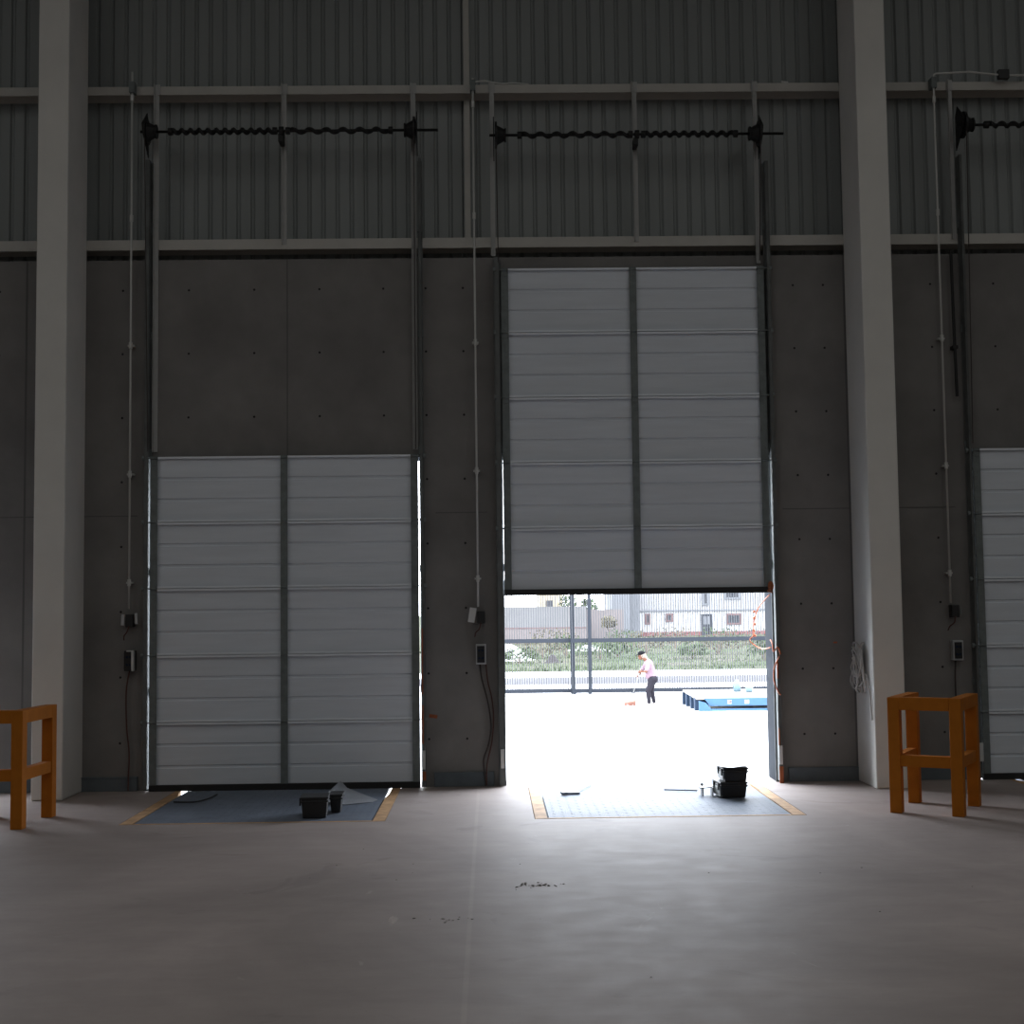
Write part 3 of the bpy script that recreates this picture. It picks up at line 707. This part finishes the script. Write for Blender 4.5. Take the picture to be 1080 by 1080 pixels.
# hands: palm, four curled fingers round the handle and a thumb
hd = Vector((-.322, 0, -.947)).normalized()
for h, s_ in ((hl, -1), (hr, 1)):
    b.ball(h, .036, 10, 8, (.8, .6, 1.1))
    for i, ln in enumerate((.030, .034, .032, .025)):
        o_ = h + hd * (-.030 + .019 * i); p0 = o_ + Vector((-.012, s_ * .018, 0)); p1 = o_ + Vector((-.012 - ln, s_ * .012, 0)); p2 = p1 + Vector((.004, -s_ * .026, 0)); p3 = p2 + Vector((.020, -s_ * .010, 0))
        b.capsule(p0, p1, .0085, .008, 8).capsule(p1, p2, .008, .0075, 8).capsule(p2, p3, .0075, .0065, 8)
    t0 = h + hd * -.018 + Vector((0, -s_ * .012, 0)); b.capsule(t0, t0 + hd * -.022 + Vector((-.022, -s_ * .012, 0)), .010, .009, 8)
    t1 = t0 + hd * -.022 + Vector((-.022, -s_ * .012, 0)); b.capsule(t1, t1 + Vector((-.022, 0, -.004)), .009, .007, 8)
soft(b, 'body', M['skin'], P, .0065, 2)
s = MB()
s.capsule(pt(4.505, 0, -.40), pt(4.47, 0, -.22), .142, .128).capsule(pt(4.47, 0, -.22), pt(4.41, 0, -.03), .128, .132).capsule(pt(4.44, 0, -.34), pt(4.42, 0, -.14), .135, .125)
s.capsule(pt(4.40, -.11, -.015), pt(4.40, .11, -.015), .10, .10)
for a, e in ((nl, el), (nr, er)): s.capsule(a, a.lerp(e, .8), .066, .058)
soft(s, 'shirt', M['pink'], P, .012)
s = MB(); s.capsule(pt(4.52, -.02, -.46), pt(4.52, .02, -.46), .148, .148)
for hp, k_, a_ in ((hipl, kl, al), (hipr, kr, ar)): s.capsule(hp, k_, .108, .074).capsule(k_, a_.lerp(k_, .08), .073, .056)
soft(s, 'trousers', M['trouser'], P, .012)
for a_, dy in ((al, -.01), (ar, .01)):
    s = MB(); s.capsule(a_ + Vector((.015, 0, -.045)), a_ + Vector((-.16, dy, -.052)), .040, .032); s.box(a_.x - .19, a_.x + .05, a_.y - .036, a_.y + .036, G, G + .02)
    soft(s, 'shoe', M['shoe'], P, .008)
s = MB(); s.ball(hc + Vector((.03, 0, .005)), .097, 16, 12, (1.0, .92, 1.0)); s.capsule(hc + Vector((.09, 0, -.03)), hc + Vector((.17, 0, -.13)), .05, .035)
h_ = soft(s, 'hair', M['hair'], P, .010)
s = MB(); s.ball(hc + Vector((.0, 0, .055)), .100, 16, 12, (1.08, .95, .75)); s.obox(hc + Vector((-.125, 0, .018)), (.13, .14, .014), Matrix.Rotation(-.45, 3, 'Y'))
soft(s, 'cap', M['capcloth'], P, .009)
for s_ in (-1, 1):
    q = MB(); q.ball(hc + Vector((-.086, s_ * .032, .012)), .010, 10, 8); q.build('eye', M['eye'], P, smooth=True)
q = MB(); q.ball(hc + Vector((-.094, 0, -.062)), .013, 10, 8, (.5, 1.5, .5)); q.build('mouth', M['lips'], P, smooth=True)
# broom
br = thing('broom', (3.87, YP - .02, G), 'orange push broom held by the person in the yard', 'broom')
q = MB(); q.tube([(4.225, YP - .02, -.08), (3.885, YP - .02, -1.08)], .012, 8); q.build('handle', M['handle'], br, smooth=True)
q = MB(); q.obox((3.87, YP - .02, -1.085), (.34, .07, .05), Matrix.Rotation(-.12, 3, 'Y') @ Matrix.Rotation(.25, 3, 'Z')); q.build('head', M['broom'], br, bevel=.008)
q = MB()
for i in range(24):
    for j in range(4):
        a = Matrix.Rotation(.25, 3, 'Z') @ Vector((-.16 + .32 * i / 23, -.024 + .016 * j, 0)); c0 = Vector((3.87, YP - .02, -1.105)) + a + Vector((0, 0, .018 * a.x / .16))
        q.tube([c0, Vector((c0.x + random.uniform(-.012, .012), c0.y + random.uniform(-.012, .012), G + .001))], .005, 4)
q.build('bristles', M['broom'], br)

# blue dock machine lying in the yard -----------------------------
t = thing('dock_platform', (6.8, 38, G), 'blue steel dock platform with pale deck lying in the yard', 'platform')
y0, y1, x0, x1 = 36.8, 39.4, 5.60, 9.2
q = MB(); q.prism_x([(y0, -.86), (y1, -.80), (y1, -.84), (y0, -.90)], 5.42, x1); q.build('deck', M['decktop'], t)
q = MB(); q.add([(5.63, y0 - .02, -.87), (x1, y0 - .02, -.87), (x1, y0 - .02, -1.07), (5.78, y0 - .02, -1.07), (5.63, y0 + .04, -.87), (x1, y0 + .04, -.87), (x1, y0 + .04, -1.07), (5.78, y0 + .04, -1.07)],
                [(0, 1, 2, 3), (7, 6, 5, 4), (0, 4, 5, 1), (3, 2, 6, 7), (0, 3, 7, 4), (1, 5, 6, 2)])
fb = q.build('front_beam', M['blue'], t)
for x, w_, m_ in ((6.30, .11, 'label'), (6.76, .12, 'label')):
    l = MB(); l.box(x - w_ / 2, x + w_ / 2, y0 - .026, y0 - .021, -1.02, -.92); l.build('sticker', M['label'], fb)
l = MB(); l.box(6.29, 6.35, y0 - .030, y0 - .0265, -.985, -.94); l.build('sticker', M['redframe'], fb)
q = MB(); q.box(5.50, x1, y0 - .12, y0 - .02, G, G + .055); q.add([(5.48, y0 - .13, G), (5.85, y0 - .13, G), (5.66, y0 - .13, -.98), (5.48, y0 - .13, -.93), (5.48, y0 - .02, G), (5.85, y0 - .02, G), (5.66, y0 - .02, -.98), (5.48, y0 - .02, -.93)],
      [(0, 1, 2, 3), (7, 6, 5, 4), (0, 4, 5, 1), (1, 5, 6, 2), (2, 6, 7, 3), (3, 7, 4, 0)])
q.build('base_rail', M['blue'], t)
for yy in (37.0, 37.75, 38.6, 39.3):
    q = MB(); q.box(5.40, 5.50, yy - .10, yy + .10, G, -.86); q.build('leg', M['darkblue'], t, bevel=.01)
q = MB(); q.box(5.5, x1, 39.2, 39.35, G, -.85); q.box(8.9, 9.1, y0, y1, G, -.87); q.build('rear_frame', M['darkblue'], t)
for x, y, l in ((6.83, 38.6, 'pale blue plastic jug standing on the blue platform, left one'), (7.13, 38.4, 'pale blue plastic jug lying low on the platform, right one')):
    j = thing('plastic_jug', (x, y, -.813), l, 'jug', 'pale blue jugs on the platform'); tall = .30 if x < 7 else .18
    q = MB(); q.tube([(x, y, -.813), (x, y, -.81), (x, y, -.81 + tall * .7), (x, y, -.81 + tall * .85), (x, y, -.81 + tall)], [.09, .10, .10, .05, .035], 14); bo = q.build('body', M['jug'], j, smooth=True)
    q = MB(); q.tube([(x, y, -.81 + tall), (x, y, -.79 + tall)], .04, 12); q.build('cap', M['label'], j)

# far buildings ----------------------------------------------------
YH = 120
t = thing('house', (18, YH, G), 'white two storey house with red base band behind the field', 'house')
q = MB(); q.box(12.9, 26.0, YH, YH + 9, G - .2, .95); q.build('lower_wall', M['house'], t)
q = MB(); q.box(12.9, 26.0, YH, YH + 9, 1.0, 4.6); tag(q.build('upper_wall', M['houseup'], t), 'greyer upper storey wall')
q = MB(); q.box(12.85, 26.05, YH - .12, YH + 9.05, .95, 1.08); q.build('string_course', M['greybld'], t)
q = MB(); q.box(12.88, 26.02, YH - .06, YH - .001, G - .2, -.80); q.build('base_band', M['redband'], t)
q = MB(); q.box(12.7, 26.2, YH - .3, YH + 9.2, 4.6, 4.85); q.build('roof_slab', M['greybld'], t)
def hwin(xa, xb, za, zb, fr=M['redframe'], bars=3):
    f_ = MB(); e = .16; yy = YH - .10
    f_.box(xa, xa + e, yy, YH - .001, za, zb); f_.box(xb - e, xb, yy, YH - .001, za, zb); f_.box(xa + e, xb - e, yy, YH - .001, zb - e, zb); f_.box(xa + e, xb - e, yy, YH - .001, za, za + e)
    w_ = f_.build('window', fr, t); p_ = MB(); p_.box(xa + e, xb - e, YH - .06, YH - .002, za + e, zb - e); p_.build('pane', M['winglass'], w_)
    g_ = MB()
    for i in range(1, bars): x = xa + (xb - xa) * i / bars; g_.box(x - .04, x + .04, yy, YH - .061, za + e, zb - e)
    if bars > 1: g_.build('window_bars', M['fence'], w_)
hwin(13.35, 13.85, -.15, .78, bars=1); hwin(15.15, 15.80, .05, .78, bars=2); hwin(20.4, 21.75, -.25, .72, bars=4)
hwin(18.35, 18.95, 1.45, 2.6, M['greybld'], 1); hwin(20.3, 21.7, 1.95, 3.0, M['greybld'], 2)
q = MB(); q.box(18.25, 19.22, YH - .10, YH - .001, G - .1, .70); d_ = q.build('door', M['housedoor'], t)
q = MB(); q.box(18.45, 18.70, YH - .115, YH - .10, -.2, .5); q.box(18.78, 19.03, YH - .115, YH - .10, -.2, .5); q.build('pane', M['greybld'], d_)
t = thing('grey_building', (10.8, 115, G), 'plain grey building left of the white house', 'building')
q = MB(); q.box(10.1, 11.55, 115, 123, G - .2, 3.6); q.build('wall', M['greybld'], t)
q = MB(); q.box(10.05, 11.6, 114.95, 123.05, 3.6, 3.75); q.build('roof_slab', M['greybld'], t)
q = MB(); q.box(11.7, 12.6, 117, 121, G - .2, 2.9)  # added block stands in for the shaded side of a building
tag(q.build('grey_shed', M['greybld'], at=(12.1, 118, G)), 'narrow grey shed between the grey building and the white house', 'shed')
t = thing('yellow_house', (4.9, 110, G), 'yellow house above the block wall at the left', 'house')
q = MB(); q.box(3.9, 5.75, 110, 117, G - .2, 3.0); q.build('wall', M['yellowh'], t)
q = MB(); q.box(3.8, 5.85, 109.9, 117.1, 3.0, 3.2); q.build('roof_slab', M['greybld'], t)
q = MB(); q.box(4.45, 4.95, 109.94, 109.999, 1.45, 2.0); q.build('window', M['winglass'], t)
q = MB(); q.box(-2.5, 6.9, 100, 100.25, -.2, 1.52); q.cur = 1; q.box(-2.5, 6.9, 99.98, 100.25, G, -.02); q.cur = 2; q.box(-2.5, 6.9, 99.95, 100.27, -.04, .03)
tag(q.build('block_wall', [M['blockwall'], M['blockwall2'], M['redframe']], at=(2, 100, G)), 'long grey block wall across the left of the field', 'wall', kind='thing')
q = MB(); q.box(6.95, 10.0, 104, 104.25, G, 1.25); tag(q.build('rear_wall', M['blockwall2'], at=(8.5, 104, G)), 'lower rose grey wall right of the long block wall', 'wall', kind='thing')

# vegetation --------------------------------------------------------
def bush(name, x, y, z, w_, h, m_, label, cat, group, leaves=260, lf=.10, trunk=0.0, seed=1):
    rg = random.Random(seed); t = thing(name, (x, y, z), label, cat, group)
    q = MB()
    for k in range(leaves):
        u, v, r = rg.uniform(0, 2 * PI), rg.uniform(-.5, 1), rg.uniform(.25, 1) ** .5
        cz = z + trunk + (h - trunk) * (.38 + .58 * v * r * (1 if v > 0 else .6)); rad = w_ / 2 * r * math.sqrt(max(.05, 1 - v * v * .8))
        c = Vector((x + rad * math.cos(u) * rg.uniform(.8, 1.15), y + rad * math.sin(u), cz))
        n = Vector((rg.gauss(0, 1), rg.gauss(0, 1), rg.gauss(0, 1))).normalized(); a = n.orthogonal().normalized() * lf * rg.uniform(.7, 1.4); b_ = n.cross(a).normalized() * lf * rg.uniform(.4, .8)
        q.add([c - a, c + b_, c + a, c - b_], [(0, 1, 2, 3)])
    q.build('foliage', m_, t)
    s_ = MB(); s_.tube([(x, y, z - .1), (x, y, z + trunk + (h - trunk) * .55)], [.03 + .03 * w_, .015], 6)
    for k in range(4):
        a = rg.uniform(0, 6.28); s_.tube([(x, y, z + trunk * .8), (x + w_ * .3 * math.cos(a), y + w_ * .3 * math.sin(a), z + trunk + (h - trunk) * .6)], [.02, .01], 5)
    s_.build('stems', M['bark'], t)
BUSH = [(1.3, 63, 2.0, .75, 'leaf', 'low green bush in front of the pale rubble heap'),
        (2.6, 70, 2.2, 1.1, 'leafdry', 'dry bush right of the pale rubble heap'),
        (3.9, 72, 2.2, 1.3, 'leaf', 'green bush behind the gap between the gate posts'),
        (5.2, 66, 2.4, .95, 'leaf', 'wide green bush just right of the gate posts'),
        (6.4, 70, 2.0, 1.0, 'leaf', 'green bush left of the sweeping person'),
        (8.3, 74, 2.6, 1.3, 'leafdry', 'brown dry bush just right of the sweeping person'),
        (9.6, 66, 1.5, .85, 'leaf', 'dark green bush between the person and the platform'),
        (10.9, 82, 2.8, 1.4, 'leafdry', 'dry bush in the field below the house window'),
        (11.8, 72, 2.2, 1.2, 'leafdry', 'dry bush above the left end of the blue platform'),
        (13.2, 80, 2.8, 1.5, 'leaf', 'green bush below the house door'),
        (12.3, 62.5, 1.5, 1.15, 'leaf', 'dark green bush above the jugs near the right jamb'),
        (14.3, 74, 2.2, 1.4, 'leafdry', 'dry bush farthest right in the field'),
        (4.2, 92, 3.2, 1.3, 'leafdry', 'dry scrub before the right part of the block wall'),
        (9.4, 98, 2.6, 1.1, 'leaf', 'green scrub in front of the grey building')]
for i, (x, y, w_, h, m_, l) in enumerate(BUSH):
    gz = -.955 - .25 * (y - 54.2) / 75.8
    bush('field_bush', x, y, gz, w_, h, M[m_], l, 'bush', 'bushes in the field beyond the fence', 260, .085, 0, i + 1)
bush('garden_tree', 5.95, 105, G, 1.5, 3.9, M['leaf'], 'green tree right of the yellow house', 'tree', 'trees behind the block wall', 420, .14, 1.5, 41)
bush('garden_tree', 7.6, 106.5, G, 1.7, 3.5, M['leaf'], 'green tree behind the gap between the gate posts', 'tree', 'trees behind the block wall', 420, .14, 1.3, 42)
bush('garden_tree', 8.6, 101, G, 1.2, 2.1, M['leafdry'], 'small dark tree left of the grey building', 'tree', 'trees behind the block wall', 260, .12, .9, 43)
q = MB(); rg = random.Random(12)
for k in range(5200):
    y = 54.6 + 44 * rg.random() ** 1.3; x = rg.uniform(-.02, .21) * y + rg.uniform(-.8, .8); gz = -.93 - .25 * (y - 54.2) / 75.8; h = rg.uniform(.08, .22); a = rg.uniform(0, PI)
    if any(math.hypot(x - hx, y - hy) < hr for hx, hy, hr in ((.8, 66, 2), (5.6, 80, 2), (2.75, 62, .8), (13.2, 80, 1.7), (5.2, 66, .8), (11.8, 72, .8), (6.4, 70, .7))): continue
    d = Vector((math.cos(a), math.sin(a), 0)) * rg.uniform(.02, .05); c = Vector((x, y, gz - .05)); tip = c + Vector((rg.uniform(-.08, .08), rg.uniform(-.08, .08), h))
    q.add([c - d, c + d, tip], [(0, 1, 2)])
tag(q.build('field_grass', M['grass'], at=(8, 54.6, -.95)), 'rough green grass growing over the field', 'grass', kind='stuff')
def heap(name, x, y, z, w_, d_, h, m_, label, cat, seed):
    rg = random.Random(seed); q = MB(); n, k = 18, 6; vs = [(x, y, z + h)]
    for j in range(1, k + 1):
        for i in range(n):
            a = 2 * PI * i / n; r = j / k * (1 + rg.uniform(-.08, .08)); vs.append((x + w_ / 2 * r * math.cos(a), y + d_ / 2 * r * math.sin(a), z + h * (math.cos(PI * j / k) * .5 + .5) + (rg.uniform(-.04, .04) * h if j < k else -.05)))
    fs = [(0, 1 + i, 1 + (i + 1) % n) for i in range(n)] + [(1 + (j - 1) * n + i, 1 + j * n + i, 1 + j * n + (i + 1) % n, 1 + (j - 1) * n + (i + 1) % n) for j in range(1, k) for i in range(n)]
    return tag(q.add(vs, fs).build(name, m_, at=(x, y, z)), label, cat)
heap('rubble_heap', .8, 66, -.97, 3.0, 2.6, .80, M['rubble'], 'pale rubble heap at the left of the field', 'heap', 1)
heap('rubble_heap', 5.6, 80, -1.0, 3.0, 1.6, .32, M['rubble'], 'flat pale rubble patch between the gate posts and the person', 'heap', 2)
heap('field_stone', 2.75, 62, -.98, .9, .8, .42, M['stone'], 'dark brown stone left of the wide gate post', 'stone', 3)

# ------------------------------------------------------------------ light
wd = bpy.data.worlds.new('overcast_sky'); sc.world = wd; wd.use_nodes = True
nt = wd.node_tree; bg = nt.nodes['Background']
tc = nt.nodes.new('ShaderNodeTexCoord'); sp = nt.nodes.new('ShaderNodeSeparateXYZ'); nt.links.new(tc.outputs['Generated'], sp.inputs[0])
rp = nt.nodes.new('ShaderNodeValToRGB'); nt.links.new(sp.outputs['Z'], rp.inputs['Fac'])
rp.color_ramp.elements[0].color = (.90, .955, 1.04, 1); rp.color_ramp.elements[1].color = (.83, .925, 1.05, 1)
nt.links.new(rp.outputs['Color'], bg.inputs['Color']); bg.inputs['Strength'].default_value = 1.8

def area(name, loc, sx, sy, power, rot, col=(1, 1, 1), portal=False):
    l = bpy.data.lights.new(name, 'AREA'); l.shape = 'RECTANGLE'; l.size = sx; l.size_y = sy; l.energy = power; l.color = col
    o = bpy.data.objects.new(name, l); C.objects.link(o); o.location = loc; o.rotation_euler = rot
    if portal: l.cycles.is_portal = True
    return o
# fill lamps added below the unseen skylight strips, which let no daylight through
for x in SKY:
    area('skylight_daylight', (x, (YB + 9.5) / 2, ZC - .02), 2 * sw, 8.5 - YB - 1, 18.8, (0, 0, 0), (.985, 1.0, .975))
# portals in the two open doorways steer the sky sampling (they emit nothing themselves)
area('doorway_portal', (1.369, WO - .02, .89), 2.50, 1.76, 0, (-PI / 2, 0, 0), portal=True)
area('doorway_portal', (-6.145, WO - .02, .66), 2.52, 1.3, 0, (-PI / 2, 0, 0), portal=True)

# ------------------------------------------------------------------ camera
pitch, yaw, roll, fpx = .0673, .0165, .0122, 1460.0
U = Vector((math.cos(yaw), -math.sin(yaw), 0)); F0 = Vector((math.sin(yaw), math.cos(yaw), 0))
F = F0 * math.cos(pitch) + Vector((0, 0, 1)) * math.sin(pitch); UP = Vector((0, 0, 1)) * math.cos(pitch) - F0 * math.sin(pitch)
R_ = U * math.cos(roll) - UP * math.sin(roll); T_ = U * math.sin(roll) + UP * math.cos(roll)
cam = bpy.data.cameras.new('camera'); co = bpy.data.objects.new('camera', cam); C.objects.link(co)
mw = Matrix((R_, T_, -F)).transposed().to_4x4(); mw.translation = (0, 0, 1.65); co.matrix_world = mw
cam.sensor_width = 36; cam.sensor_height = 36; cam.lens = fpx / 1080 * 36; cam.clip_end = 1000
sc.camera = co
vs_ = sc.view_settings; sc.display_settings.display_device = 'sRGB'
vs_.view_transform = 'Standard'; vs_.look = 'None'; vs_.gamma = 1; vs_.use_curve_mapping = False; vs_.exposure = 3.05
sc.cycles.use_denoising = True; sc.cycles.max_bounces = 8; sc.cycles.diffuse_bounces = 5; sc.cycles.glossy_bounces = 3
sc.cycles.caustics_reflective = False; sc.cycles.caustics_refractive = False; sc.cycles.sample_clamp_indirect = 6
